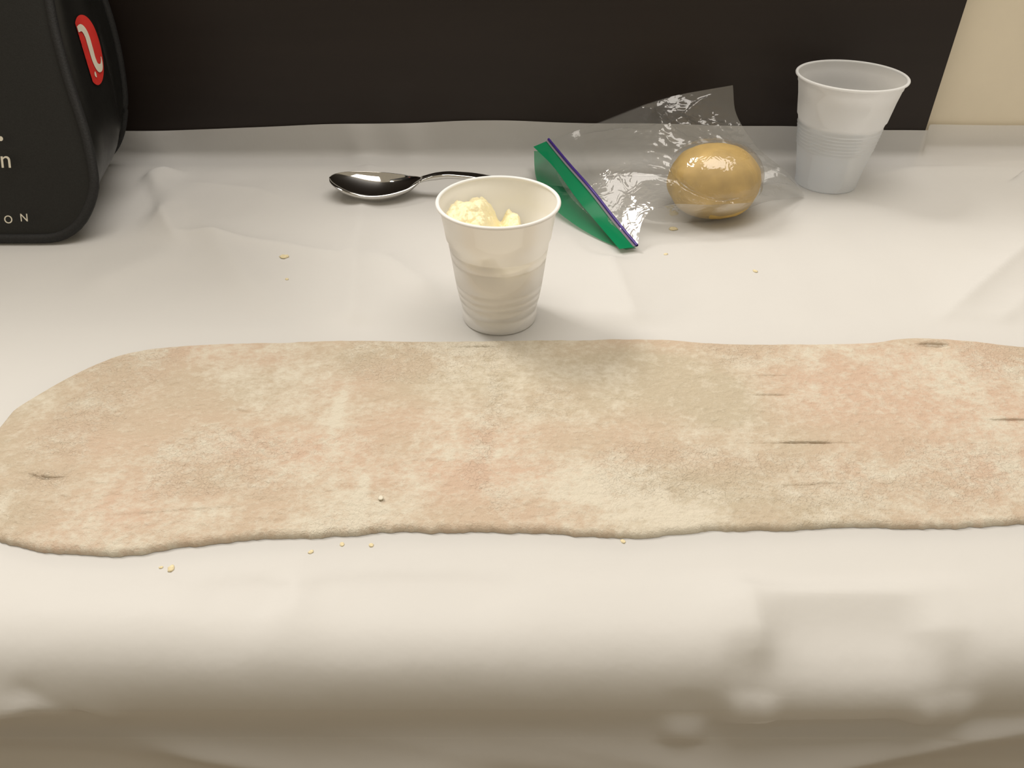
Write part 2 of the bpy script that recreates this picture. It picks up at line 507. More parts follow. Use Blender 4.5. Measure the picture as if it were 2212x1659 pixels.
def build_cloth():
    nx = 560
    X1 = np.linspace(-0.86, 0.86, nx)
    hang, R, Ytop = 0.155, 0.0385, EDGE_Y      # hang length, edge radius, where the flat starts
    Yb = 0.712                               # where it turns up against the board
    arc = EDGE_ARC
    flat = Yb - Ytop
    up = 0.060
    s_all = np.concatenate([np.linspace(0, hang, 62, endpoint=False),
                            hang + np.linspace(0, arc, 34, endpoint=False),
                            hang + arc + np.linspace(0, flat, 215, endpoint=False),
                            hang + arc + flat + np.linspace(0, up, 36)])
    S, X = np.meshgrid(s_all, X1, indexing='ij')
    Y = np.zeros_like(S); Z = np.zeros_like(S); ny = np.zeros_like(S); nz = np.zeros_like(S)
    a = S < hang
    b = (S >= hang) & (S < hang + arc)
    c = (S >= hang + arc) & (S < hang + arc + flat)
    d = S >= hang + arc + flat
    # edge whose bend eases in and out: slope angle from upright to level, integrated
    q_ = np.linspace(0, 1, 2001); iy, iz, phi = edge_curve(arc, 2001)
    R = iz[-1]                                      # drop of the rounded edge
    Y[a] = Ytop - iy[-1]; Z[a] = -R - (hang - S[a]); ny[a] = -1
    u_ = (S[b] - hang) / arc
    Y[b] = Ytop - iy[-1] + np.interp(u_, q_, iy); Z[b] = -R + np.interp(u_, q_, iz)
    th = math.pi / 2 - np.interp(u_, q_, phi)
    ny[b] = -np.cos(th); nz[b] = np.sin(th)
    Y[c] = Ytop + S[c] - hang - arc; nz[c] = 1
    # turn-up against the board: tight fillet, then a steep straight rise
    t = (S[d] - hang - arc - flat) / up
    topz = 0.0300 + 0.003 * (fbm(X[d] * 6, X[d] * 0, 5, 2) - 0.5) * 2 + 0.0035 * np.exp(-((X[d] - 0.0) / 0.17) ** 2) - 0.0015 * smooth(-0.15, -0.25, X[d])
    topz = topz - 0.004 * smooth(0.25, 0.36, X[d])
    yend = PANEL_Y - 0.0016 - Yb + smooth(PANEL_X1 - 0.001, PANEL_X1 + 0.012, X[d]) * 0.0175
    tq = np.clip((t - 0.30) / 0.35, 0, 1)
    zr = np.where(t < 0.30, 0, np.where(t < 0.65, 0.35 * 0.5 * tq ** 2, 0.175 + (t - 0.65)))
    Z[d] = topz * zr / 0.525
    Y[d] = Yb + yend * (np.minimum(t / 0.52, 1) * 0.80 + 0.20 * t)
    Y[d] = Yb + yend * (1 - (1 - np.clip(t / 0.62, 0, 1)) ** 1.8 * 1.0) * (0.86 + 0.14 * t)
    ang = tq * math.pi / 2
    ny[d] = -np.sin(ang); nz[d] = np.cos(ang)
    # wrinkles
    h = cloth_height(X, np.where(c | d, Y, Ytop + S - hang - arc))
    fade = np.ones_like(S)
    fade[d] = (1 - t) * 0.8
    # soft creases standing in the turned-up strip
    cre = 0.0035 * (np.exp(-((X + 0.145) / 0.012) ** 2) + np.exp(-((X + 0.095) / 0.014) ** 2) + 0.8 * np.exp(-((X + 0.34) / 0.02) ** 2)) + 0.0012 * (fbm(X * 22, S * 6, 31, 2) - 0.5)
    hd = np.zeros_like(S); hd[d] = (cre[d]) * np.sin(np.clip(t, 0, 1) * math.pi) ** 0.8
    # hanging part: the hem runs up to the right, soft swags below the edge
    kx = np.interp(X, [-0.86, -0.3, 0.0, 0.10, 0.155, 0.224, 0.5, 0.86], [1, 0.95, 0.62, 0.38, 0.30, 0.262, 0.25, 0.24])
    dz = np.where(a, (hang - S) * kx, hang - S)     # >0 below the rounded edge, -arc at its top
    hh = 0.009 * smooth(-0.006, 0.060, dz) + 0.004 * smooth(-0.004, 0.03, dz) * np.sin(X * 11 + 1.0)
    hh += 0.008 * smooth(0.0, 0.03, dz) * (fbm(X * 5 + 4, dz * 30 - X * 5, 41, 3) - 0.5)
    # raised swag running down from the right-hand end
    def swag(pts, w, H, p=1.5):
        dd, ss = dist_poly(X, dz, pts)
        return H * np.exp(-(np.abs(dd) / w) ** p) * smooth(0, 0.25, ss) * (1 - smooth(0.75, 1, ss))
    hh += swag([(0.03, 0.040), (0.12, 0.030), (0.20, 0.010), (0.30, -0.012)], 0.010, 0.006)
    hh -= swag([(0.08, 0.010), (0.15, 0.008), (0.22, 0.000), (0.30, -0.02)], 0.008, 0.004)
    hh += swag([(-0.34, 0.010), (-0.24, -0.004), (-0.205, -0.012), (-0.16, 0.004)], 0.007, 0.006)
    hh -= swag([(-0.215, -0.022), (-0.19, -0.006), (-0.18, 0.006)], 0.006, 0.004)
    hh -= swag([(-0.3, 0.008), (-0.1, 0.014), (0.1, 0.008)], 0.014, 0.0025, 2.0)
    hh += swag([(-0.18, 0.020), (-0.09, 0.034), (0.0, 0.028)], 0.006, 0.003)
    # flattened rumple in the edge right of centre: slopes early, then stands proud
    def facet(x0, x1, d0, d1, cut, proud, sx=0.010):
        wx_ = smooth(x0, x0 + sx, X) * (1 - smooth(x1 - sx, x1, X))
        u_ = (dz - d0) / (d1 - d0)                  # 0 at its upper border, 1 at its lower
        prof_ = np.where(u_ < 0, 0, np.where(u_ < 0.5, -cut * np.sin(np.clip(u_, 0, .5) * 2 * math.pi), proud * np.sin((np.clip(u_, .5, 1) - .5) * 2 * math.pi)))
        return wx_ * prof_ * (u_ < 1)
    hh += facet(0.100, 0.190, -0.060, 0.004, 0.0040, 0.0050, 0.022)
    hh += facet(0.086, 0.118, -0.042, 0.004, 0.0022, 0.0050, 0.012)
    hh += facet(0.165, 0.205, -0.044, 0.010, 0.0020, 0.0045, 0.014)
    hh += facet(0.060, 0.090, -0.020, 0.014, 0.0010, 0.0035, 0.012)
    H = h * fade * smooth(0.03, -0.03, dz) + hd + hh
    Y = Y + ny * H; Z = Z + nz * H + CLOTH_Z
    Z = np.where(a, CLOTH_Z - R - dz, Z)
    Y = np.where(d, np.minimum(Y, np.where(X < PANEL_X1 + 0.002, PANEL_Y - 0.001, PANEL_Y + 0.0185)), Y)
    P = np.stack([X, Y, Z], -1)
    o = link('tablecloth', grid_mesh('tablecloth', P[:, ::-1]), M['cloth'])
    tag(o, 'creased white plastic tablecloth draped over the table and its front edge', 'tablecloth')
build_cloth()

# ------------------------------------------------------------------ rolled-out dough sheet
def build_dough():
    Z0 = 0.0026                              # underside
    TH = 0.0034
    top = [(-95, 1035), (-70, 965), (-30, 925), (0, 905), (60, 862), (150, 812), (250, 767), (340, 747), (500, 739), (620, 736),
           (740, 731), (820, 731), (900, 734), (1000, 733), (1200, 731), (1400, 729), (1550, 738), (1700, 739), (1850, 738),
           (1950, 728), (2040, 729), (2120, 735), (2212, 745)]
    bot = [(-95, 1035), (-70, 1105), (-30, 1150), (0, 1168), (60, 1182), (100, 1191), (200, 1201), (290, 1202), (400, 1183), (550, 1168),
           (740, 1160), (850, 1150), (1000, 1150), (1150, 1152), (1300, 1160), (1400, 1162), (1470, 1155), (1550, 1145), (1700, 1145),
           (1850, 1139), (2000, 1143), (2100, 1139), (2212, 1132)]
    n, m = 720, 520
    w = np.array([at(*p, Z0 + TH) for p in top])[:, :2]
    v = np.array([at(*p, Z0) for p in bot])[:, :2]
    # the right-hand end, out of the picture, closes in a round like the other
    w = np.vstack([w, [(0.365, 0.412), (0.395, 0.398), (0.415, 0.375), (0.422, 0.342)]])
    v = np.vstack([v, [(0.300, 0.263), (0.350, 0.266), (0.390, 0.281), (0.413, 0.307), (0.422, 0.342)]])
    T = spline(w, 4000); B = spline(v, 4000)
    # same X in both outlines: parametrise each by X
    xa = max(T[0, 0], B[0, 0]); xb = min(T[-1, 0], B[-1, 0])
    t = np.linspace(0, 1, n)
    xs = xa + (xb - xa) * (t + 0.0)
    def by_x(Cv, x):
        o = np.argsort(Cv[:, 0], kind='stable')
        return np.interp(x, Cv[o, 0], Cv[o, 1])
    yt = by_x(T, xs); yb = by_x(B, xs)
    ytn = yt + 0.0022 * (fbm(xs * 60, xs * 0, 71, 3) - 0.5); ybn = yb + 0.0034 * (fbm(xs * 55, xs * 0 + 3, 72, 4) - 0.5) + 0.0012 * (fbm(xs * 260, xs * 0 + 5, 76, 2) - 0.5)
    mid = (yt + yb) / 2
    yt = np.maximum(ytn, mid + 1e-4); yb = np.minimum(ybn, mid - 1e-4)
    q = np.linspace(0, 1, m)
    q = q + 0.0 * q
    # denser rows close to the two long edges
    q = 0.5 - 0.5 * np.cos(math.pi * q) if False else np.interp(q, [0, 0.05, 0.95, 1], [0, 0.012, 0.988, 1])
    X = np.repeat(xs[:, None], m, 1)
    Y = yb[:, None] + (yt - yb)[:, None] * q[None, :]
    de = np.minimum(np.minimum(Y - yb[:, None], yt[:, None] - Y), np.minimum(X - xa, xb - X) + 0.0006)
    r = 0.0042
    k = np.clip(de / r, 0, 1)
    Zt = TH * np.sqrt(np.clip(1 - (1 - k) ** 2.4, 0, 1))
    body = smooth(0, 0.006, de)
    Zt = Zt + body * (0.0010 * (fbm(X * 14, Y * 22, 73, 3) - 0.5) + 0.0008 * (fbm(X * 120, Y * 210, 74, 3) - 0.5) + 0.0005 * (fbm(X * 380, Y * 520, 75, 2) - 0.5))
    crack = np.zeros_like(X)
    def slit(px, py, half_px, open_w, depth, lip, tilt=0.0, curve=0.0, lipw=0.0026):
        nonlocal Zt, crack
        c = at(px, py, Z0 + TH)
        L = half_px / F_PX * 0.46
        s = (X - c[0]) / L
        env = np.clip(1 - s ** 2, 0, 1)
        yc = c[1] + tilt * (X - c[0]) + curve * (s ** 2) 
        d = Y - yc
        Zt = Zt - depth * env * np.exp(-(d / (open_w * np.maximum(np.sqrt(env), 0.2))) ** 2)
        Zt = Zt + lip * env * np.exp(-((d - lipw * 0.7) / lipw) ** 2) * (d > -0.0008)
        Zt = Zt - 0.35 * lip * env * np.exp(-((d + lipw) / lipw) ** 2)
    slit(1742, 957, 58, 0.00024, 0.0040, 0.0005)
    slit(1742, 958, 150, 0.0005, 0.0005, 0.0004)
    slit(2195, 908, 60, 0.00028, 0.0040, 0.0009, tilt=-0.03)
    slit(2014, 746, 42, 0.00028, 0.0040, 0.0026, tilt=-0.05, curve=0.0012, lipw=0.0036)
    slit(98, 1032, 42, 0.00024, 0.0034, 0.0016, tilt=-0.14, curve=0.0022, lipw=0.0055)
    slit(1665, 853, 55, 0.0006, 0.0008, 0.0006)
    slit(1665, 812, 50, 0.0006, 0.0005, 0.0004)
    slit(1030, 749, 62, 0.0004, 0.0012, 0.0006)
    slit(1750, 1048, 90, 0.0006, 0.0004, 0.0006, tilt=0.06)
    slit(380, 1105, 150, 0.0009, 0.0004, 0.0005, tilt=0.10)
    slit(520, 888, 50, 0.0006, 0.0005, 0.0004, tilt=-0.3)
    Zt = np.maximum(Zt, np.where(de > 0.004, 0.0003, 0.0))
    # ---- where flour lies, where the dough looks pink, where the skin crackles
    st = fbm(X * 9, Y * 42, 81, 4)
    bl = fbm(X * 34, Y * 34, 82, 5, 0.62)
    fine = fbm(X * 150, Y * 170, 83, 3)
    flour = 0.30 + 1.75 * (bl - 0.5) + 0.65 * (st - 0.5) + 0.75 * (fine - 0.5)
    def blob(px, py, rx, ry, amp):
        nonlocal flour
        c = at(px, py, Z0 + TH); sx = rx / F_PX * 0.46; sy = ry / F_PX * 0.78
        g = np.exp(-((X - c[0]) / sx) ** 2 - ((Y - c[1]) / sy) ** 2)
        flour = flour + amp * g * (0.5 + 1.0 * bl)
    for a_ in [(735, 870, 14, 60, 0.7), (775, 1090, 14, 62, 0.8), (1240, 1080, 120, 45, 0.5), (970, 870, 60, 50, 0.45), (1330, 883, 24, 18, 0.7),
               (1420, 1090, 110, 50, 0.35), (250, 1172, 80, 16, 0.45), (690, 1150, 60, 16, 0.5), (560, 910, 130, 60, 0.35), (330, 1000, 110, 40, 0.25),
               (880, 1000, 90, 60, 0.25), (2100, 1130, 90, 20, 0.4), (1950, 1000, 200, 70, 0.22), (110, 880, 60, 20, 0.3), (1000, 745, 70, 14, 0.45),
               (250, 930, 130, 60, -0.35), (820, 800, 60, 40, -0.3), (850, 900, 60, 40, -0.25), (1620, 880, 240, 40, -0.4), (1500, 820, 120, 40, -0.3),
               (1040, 960, 60, 40, -0.25), (760, 1030, 60, 30, -0.25), (430, 1050, 100, 30, -0.2), (1700, 1130, 90, 20, -0.3), (1150, 960, 80, 30, -0.3)]:
        blob(*a_)
    pink = 0.45 + 1.6 * (fbm(X * 11 + 5, Y * 19, 85, 3) - 0.5)
    def pb(px, py, rx, ry, amp):
        nonlocal pink
        c = at(px, py, Z0 + TH); sx = rx / F_PX * 0.46; sy = ry / F_PX * 0.78
        pink = pink + amp * np.exp(-((X - c[0]) / sx) ** 2 - ((Y - c[1]) / sy) ** 2)
    pb(2050, 950, 350, 260, 0.5); pb(1040, 950, 120, 60, 0.5); pb(300, 950, 350, 200, 0.3); pb(1600, 900, 220, 120, -0.5); pb(1250, 800, 250, 70, -0.4)
    crackle = 0.8 * smooth(0.50, 0.72, fbm(X * 13 + 9, Y * 20, 87, 3))
    c0 = at(1045, 1000, Z0)[0]
    crackle = np.maximum(crackle, np.exp(-((X - c0 - 0.002) / 0.012) ** 2) * smooth(0.35, 0.6, fbm(X * 40, Y * 40, 88, 2)))
    Zt = Zt - body * crackle * 0.0004 * np.abs(fbm(X * 420, Y * 260, 89, 2) - 0.5) * 3
    P = np.stack([X, Y, Zt + Z0], -1)
    # close the underside with one row
    und = P[:, [0, -1], :].copy(); und[..., 2] = Z0 - 0.0002
    P2 = np.concatenate([und[:, 0:1], P, und[:, 1:2]], 1)
    me = grid_mesh('dough_sheet', P2)
    pad = lambda A: np.concatenate([A[:, :1], A, A[:, -1:]], 1)
    fattr(me, 'flour', np.clip(pad(flour), 0, 1.2)); fattr(me, 'pink', np.clip(pad(pink), 0, 1)); fattr(me, 'crackle', np.clip(pad(crackle), 0, 1))
    o = link('dough_sheet', me, M['dough'])
    tag(o, 'long rolled-out sheet of floured tan dough with small tears lying on the white cloth', 'dough')
build_dough()

# ------------------------------------------------------------------ cups
def cup_mesh(name, prof_out, wall=0.0006, floor_z=0.004):
    po = np.asarray(prof_out, float)
    # thermoformed sheet: recessed base, foot, then the wall up to the rim (resampled so the ribs stay crisp)
    base = [[0.0001, 0.0032], [po[0, 0] - 0.0045, 0.0032], [po[0, 0] - 0.0030, 0.0026], [po[0, 0] - 0.0018, 0.0002]]
    return lathe(name, np.vstack([base, po]), 128)

def rim_mesh(name, r, z, rr=0.0014):
    a = np.linspace(0, 2 * math.pi, 13)[:-1]
    P = np.zeros((128, 12, 3))
    th = np.linspace(0, 2 * math.pi, 128, endpoint=False)
    for i, t in enumerate(th):
        P[i, :, 0] = (r + rr * np.cos(a)) * math.cos(t); P[i, :, 1] = (r + rr * np.cos(a)) * math.sin(t); P[i, :, 2] = z + rr * 0.85 * np.sin(a)
    return grid_mesh(name, P, True, True)

def place(name, me, mat, parent, loc):
    o = link(name, me, mat, None)
    o.parent = parent
    return o

CZ = CLOTH_Z + 0.0004
# cup in front: white, filled with curd
c1 = empty('plastic_cup', (CUP1[0], CUP1[1], CZ))
prof1 = [(0.0246, 0.0), (0.0250, 0.0008), (0.0252, 0.0030), (0.0254, 0.0085), (0.0246, 0.0096), (0.0252, 0.0106), (0.0268, 0.0166), (0.0263, 0.0176), (0.0272, 0.0190), (0.0277, 0.0222), (0.0272, 0.0232),
         (0.0281, 0.0246), (0.0286, 0.0280), (0.0281, 0.0290), (0.0289, 0.0306), (0.0306, 0.0452), (0.0301, 0.0462), (0.0310, 0.0476), (0.0316, 0.0522), (0.0311, 0.0532), (0.0319, 0.0544),
         (0.0323, 0.0590), (0.0335, 0.0606), (0.0345, 0.0680), (0.0362, 0.0790), (0.0368, 0.0826)]
place('body', cup_mesh('cup_body', prof1), M['cup_white'], c1, None)
place('rim', rim_mesh('cup_rim', 0.0375, 0.0828, 0.0013), M['cup_white'], c1, None)
tag(c1, 'small white plastic cup filled with pale crumbly curd standing behind the dough sheet', 'cup')

# cup at the back: frosted, with water
c2 = empty('plastic_cup', (CUP2[0], CUP2[1], CZ))
H2 = 0.0945
prof2 = [(0.0262, 0.0), (0.0266, 0.0010), (0.0270, 0.0060), (0.0300, 0.0240), (0.0318, 0.0330)]
for i in range(7):
    z = 0.034 + i * 0.0030
    r = 0.0320 + (z - 0.034) * 0.165
    prof2 += [(r, z), (r + 0.0006, z + 0.0011), (r + 0.0001, z + 0.0023)]
prof2 += [(0.0357, 0.0570), (0.0362, 0.0590), (0.0372, 0.0605), (0.0398, 0.0770), (0.0418, 0.0868), (0.0424, 0.0878), (0.0432, 0.0935)]
place('body', cup_mesh('cup_body', prof2), M['cup_frost'], c2, None)
place('rim', rim_mesh('cup_rim', 0.0442, H2 - 0.0008, 0.0013), M['cup_frost'], c2, None)
tag(c2, 'frosted translucent plastic cup half full of water standing by the dark board', 'cup')

wprof = [(0.0001, 0.0046), (0.0250, 0.0046)]
po2 = np.array(prof2)
for z in np.linspace(0.006, 0.0565, 24):
    wprof.append((np.interp(z, po2[:, 1], po2[:, 0]) - 0.0011, z))
wprof += [(wprof[-1][0] - 0.0008, 0.0560), (0.0001, 0.0558)]
wt = link('water', lathe('water', wprof), M['water'])
wt.location = (CUP2[0], CUP2[1], CZ)
tag(wt, 'clear water inside the frosted cup', 'water')

def build_curd():
    po = np.array(prof1)
    nr, na = 90, 200
    rho = np.linspace(0, 1, nr) ** 0.8; ang = np.linspace(0, 2 * math.pi, na, endpoint=False)
    Rr, A = np.meshgrid(rho, ang, indexing='ij')
    # top outline radius chosen per angle from the wall at that height
    x = Rr * np.cos(A) * 0.033; y = Rr * np.sin(A) * 0.033
    base = 0.047 + 0.023 * (1 - smooth(-0.012, 0.006, x)) + 0.013 * smooth(0.000, 0.007, x) * (1 - smooth(0.013, 0.019, x)) * smooth(-0.018, -0.004, y + 0.004)
    base = base + 0.004 * np.exp(-((x + 0.020) / 0.010) ** 2 - ((y - 0.008) / 0.010) ** 2) - 0.016 * smooth(-0.016, -0.026, y) * smooth(0.0, -0.02, x)
    rs = np.random.RandomState(4)
    bump = np.zeros_like(x)
    for k in range(420):
        a = rs.rand() * 2 * math.pi; q = math.sqrt(rs.rand()) * 0.034; rr = rs.uniform(0.0014, 0.0052)
        dx = x - q * math.cos(a); dy = y - q * math.sin(a)
        bump = np.maximum(bump, np.sqrt(np.clip(rr * rr - dx * dx - dy * dy, 0, None)) * rs.uniform(0.5, 1.05))
    z = base + bump + 0.0014 * (fbm(x * 700, y * 700, 91, 3) - 0.5)
    wall = np.interp(z, po[:, 1], po[:, 0]) - 0.0016
    sc = np.minimum(1, wall / 0.0335)
    P = np.stack([x / 0.033 * 0.0325 * sc, y / 0.033 * 0.0325 * sc, z], -1)
    rows = [P]
    rim = P[-1]
    for f in (0.75, 0.5, 0.25, 0.08):
        zz = 0.0052 + (rim[:, 2] - 0.0052) * f
        rr = np.minimum(np.hypot(rim[:, 0], rim[:, 1]), np.interp(zz, po[:, 1], po[:, 0]) - 0.0014)
        rows.append(np.stack([rr * np.cos(ang), rr * np.sin(ang), zz], -1)[None])
    zz = np.full(na, 0.0046)
    rows.append(np.stack([0.021 * np.cos(ang), 0.021 * np.sin(ang), zz], -1)[None])
    rows.append(np.stack([0.0001 * np.cos(ang), 0.0001 * np.sin(ang), zz], -1)[None])
    o = link('curd_filling', grid_mesh('curd_filling', np.concatenate(rows, 0), closed_v=True), M['cheese'])
    o.location = (CUP1[0], CUP1[1], CZ)
    tag(o, 'pale yellow crumbly curd heaped inside the white cup', 'food')
build_curd()

# ------------------------------------------------------------------ spoon
def build_spoon():
    tip = at(712, 391, 0.0165); end = at(1232, 421, 0.004)
    L = float(np.hypot(end[0] - tip[0], end[1] - tip[1]))
    rot = math.atan2(end[1] - tip[1], end[0] - tip[0])
    sp = empty('spoon', (tip[0], tip[1], CLOTH_Z + 0.0008))
    sp.rotation_euler = (0, 0, rot)
    lb = 0.0800                                     # bowl length
    th = 0.0013
    # ---- bowl: egg outline, concave, tip a little raised
    n, m = 64, 33
    s = np.linspace(0.0, 1, n); w = np.linspace(-1, 1, m)
    half = 0.0262 * np.sin(math.pi * np.clip(s, 0, 1) ** 0.86) ** 0.62
    half = np.maximum(half, np.interp(s, [0, 0.9, 1], [0.0004, 0.0, 0.0048]))
    rimz = 0.0168 - 0.0030 * s - 0.0042 * np.sin(math.pi * s)
    rimz = rimz + 0.0018 * smooth(0.85, 1.0, s)
    depth = 0.0108 * np.sin(math.pi * np.clip(s, 0, 1) ** 0.95) ** 0.75
    def bowl(off):
        S_, W_ = np.meshgrid(s, w, indexing='ij')
        P = np.zeros((n, m, 3))
        P[..., 0] = S_ * lb
        P[..., 1] = half[:, None] * np.sin(W_ * math.pi / 2)
        P[..., 2] = rimz[:, None] - depth[:, None] * np.cos(W_ * math.pi / 2) ** 1.25 - off
        return P
    up = bowl(0); dn = bowl(th)
    ring = np.concatenate([up, dn[:, ::-1]], 1)
    o = link('bowl', grid_mesh('spoon_bowl', ring, closed_v=True), M['steel']); o.parent = sp
    # ---- handle: flat bar, arched at the neck, widening towards the end
    n2 = 60
    t = np.linspace(0, 1, n2)
    xx = lb * 0.985 + (L - lb * 0.985) * t
    hw = np.interp(t, [0, 0.06, 0.2, 0.6, 0.9, 0.97, 1], [0.0056, 0.0044, 0.0046, 0.0068, 0.0098, 0.0085, 0.0040])
    zz = np.interp(t, [0, 0.06, 0.18, 0.35, 0.6, 0.85, 1], [0.0150, 0.0172, 0.0195, 0.0180, 0.0120, 0.0062, 0.0042])
    for _ in range(6): zz[1:-1] = (zz[:-2] + 2 * zz[1:-1] + zz[2:]) / 4
    hw2 = hw.copy()
    for _ in range(2): hw2[1:-1] = (hw2[:-2] + 2 * hw2[1:-1] + hw2[2:]) / 4
    tk = np.interp(t, [0, 0.1, 0.3, 1], [0.0014, 0.0028, 0.0024, 0.0013])
    a = np.linspace(0, 2 * math.pi, 24, endpoint=False)
    P = np.zeros((n2, 24, 3))
    ca = np.sign(np.cos(a)) * np.abs(np.cos(a)) ** 0.7; sa = np.sign(np.sin(a)) * np.abs(np.sin(a)) ** 0.7
    P[..., 0] = xx[:, None]; P[..., 1] = hw2[:, None] * ca; P[..., 2] = zz[:, None] + tk[:, None] * sa * (1 - 0.35 * (1 - np.abs(ca)) * (sa > 0))
    P = np.concatenate([P[:1].mean(1, keepdims=True).repeat(24, 1), P, P[-1:].mean(1, keepdims=True).repeat(24, 1)], 0)
    o = link('handle', grid_mesh('spoon_handle', P, closed_v=True), M['steel']); o.parent = sp
    tag(sp, 'polished steel spoon lying bowl-up on the cloth behind the white cup', 'spoon')
build_spoon()

# ------------------------------------------------------------------ dough ball and zip bag
BA, BC = 0.0385, 0.0295
BZ = 0.0300 + CLOTH_Z + 0.0015
def build_ball():
    bm = bmesh.new()
    bmesh.ops.create_icosphere(bm, subdivisions=5, radius=1)
    me = bpy.data.meshes.new('dough_ball')
    bm.to_mesh(me); bm.free()
    co = np.zeros(len(me.vertices) * 3); me.vertices.foreach_get('co', co); co = co.reshape(-1, 3)
    # boxier, flatter underside, lumpy
    x, y, z = co.T
    lump = 1 + 0.07 * (fbm(x * 1.6 + 5 + z, y * 1.6 + z * 0.7, 51, 3) - 0.5) + 0.02 * (fbm(x * 7 + z * 3, y * 7 - z * 2, 52, 2) - 0.5)
    # a split on the front right
    f = np.exp(-((x - 0.35 - 0.4 * z) / 0.04) ** 2) * (y < 0) * smooth(-0.5, 0.0, z) * (1 - smooth(0.1, 0.4, z))
    lump = lump - 0.03 * f
    co = co * lump[:, None]
    co[:, 2] = np.where(co[:, 2] < -0.75, -0.75 + (co[:, 2] + 0.75) * 0.25, co[:, 2])
    co *= np.array([BA, BA * 0.95, BC * 1.02])
    co[:, 2] -= co[:, 2].min()
    me.vertices.foreach_set('co', co.reshape(-1).astype(np.float32)); me.update()
    o = link('dough_ball', me, M['doughball'])
    o.location = (BALL[0], BALL[1], CLOTH_Z + 0.0020)
    o.rotation_euler = (0, 0, 0.3)
    tag(o, 'smooth round ball of yellow-tan dough inside the clear zip bag', 'dough')
build_ball()

def push_out(P, sx=1.005):
    c = np.array([BALL[0], BALL[1], BC * 0.92 + CLOTH_Z + 0.002]); ax = np.array([BA * sx + 0.0006, BA * 0.96 * sx + 0.0006, BC * sx + 0.0008])
    d = (P - c) / ax
    r = np.linalg.norm(d, axis=-1, keepdims=True)
    return np.where(r < 1, c + d / np.maximum(r, 1e-6) * ax, P)

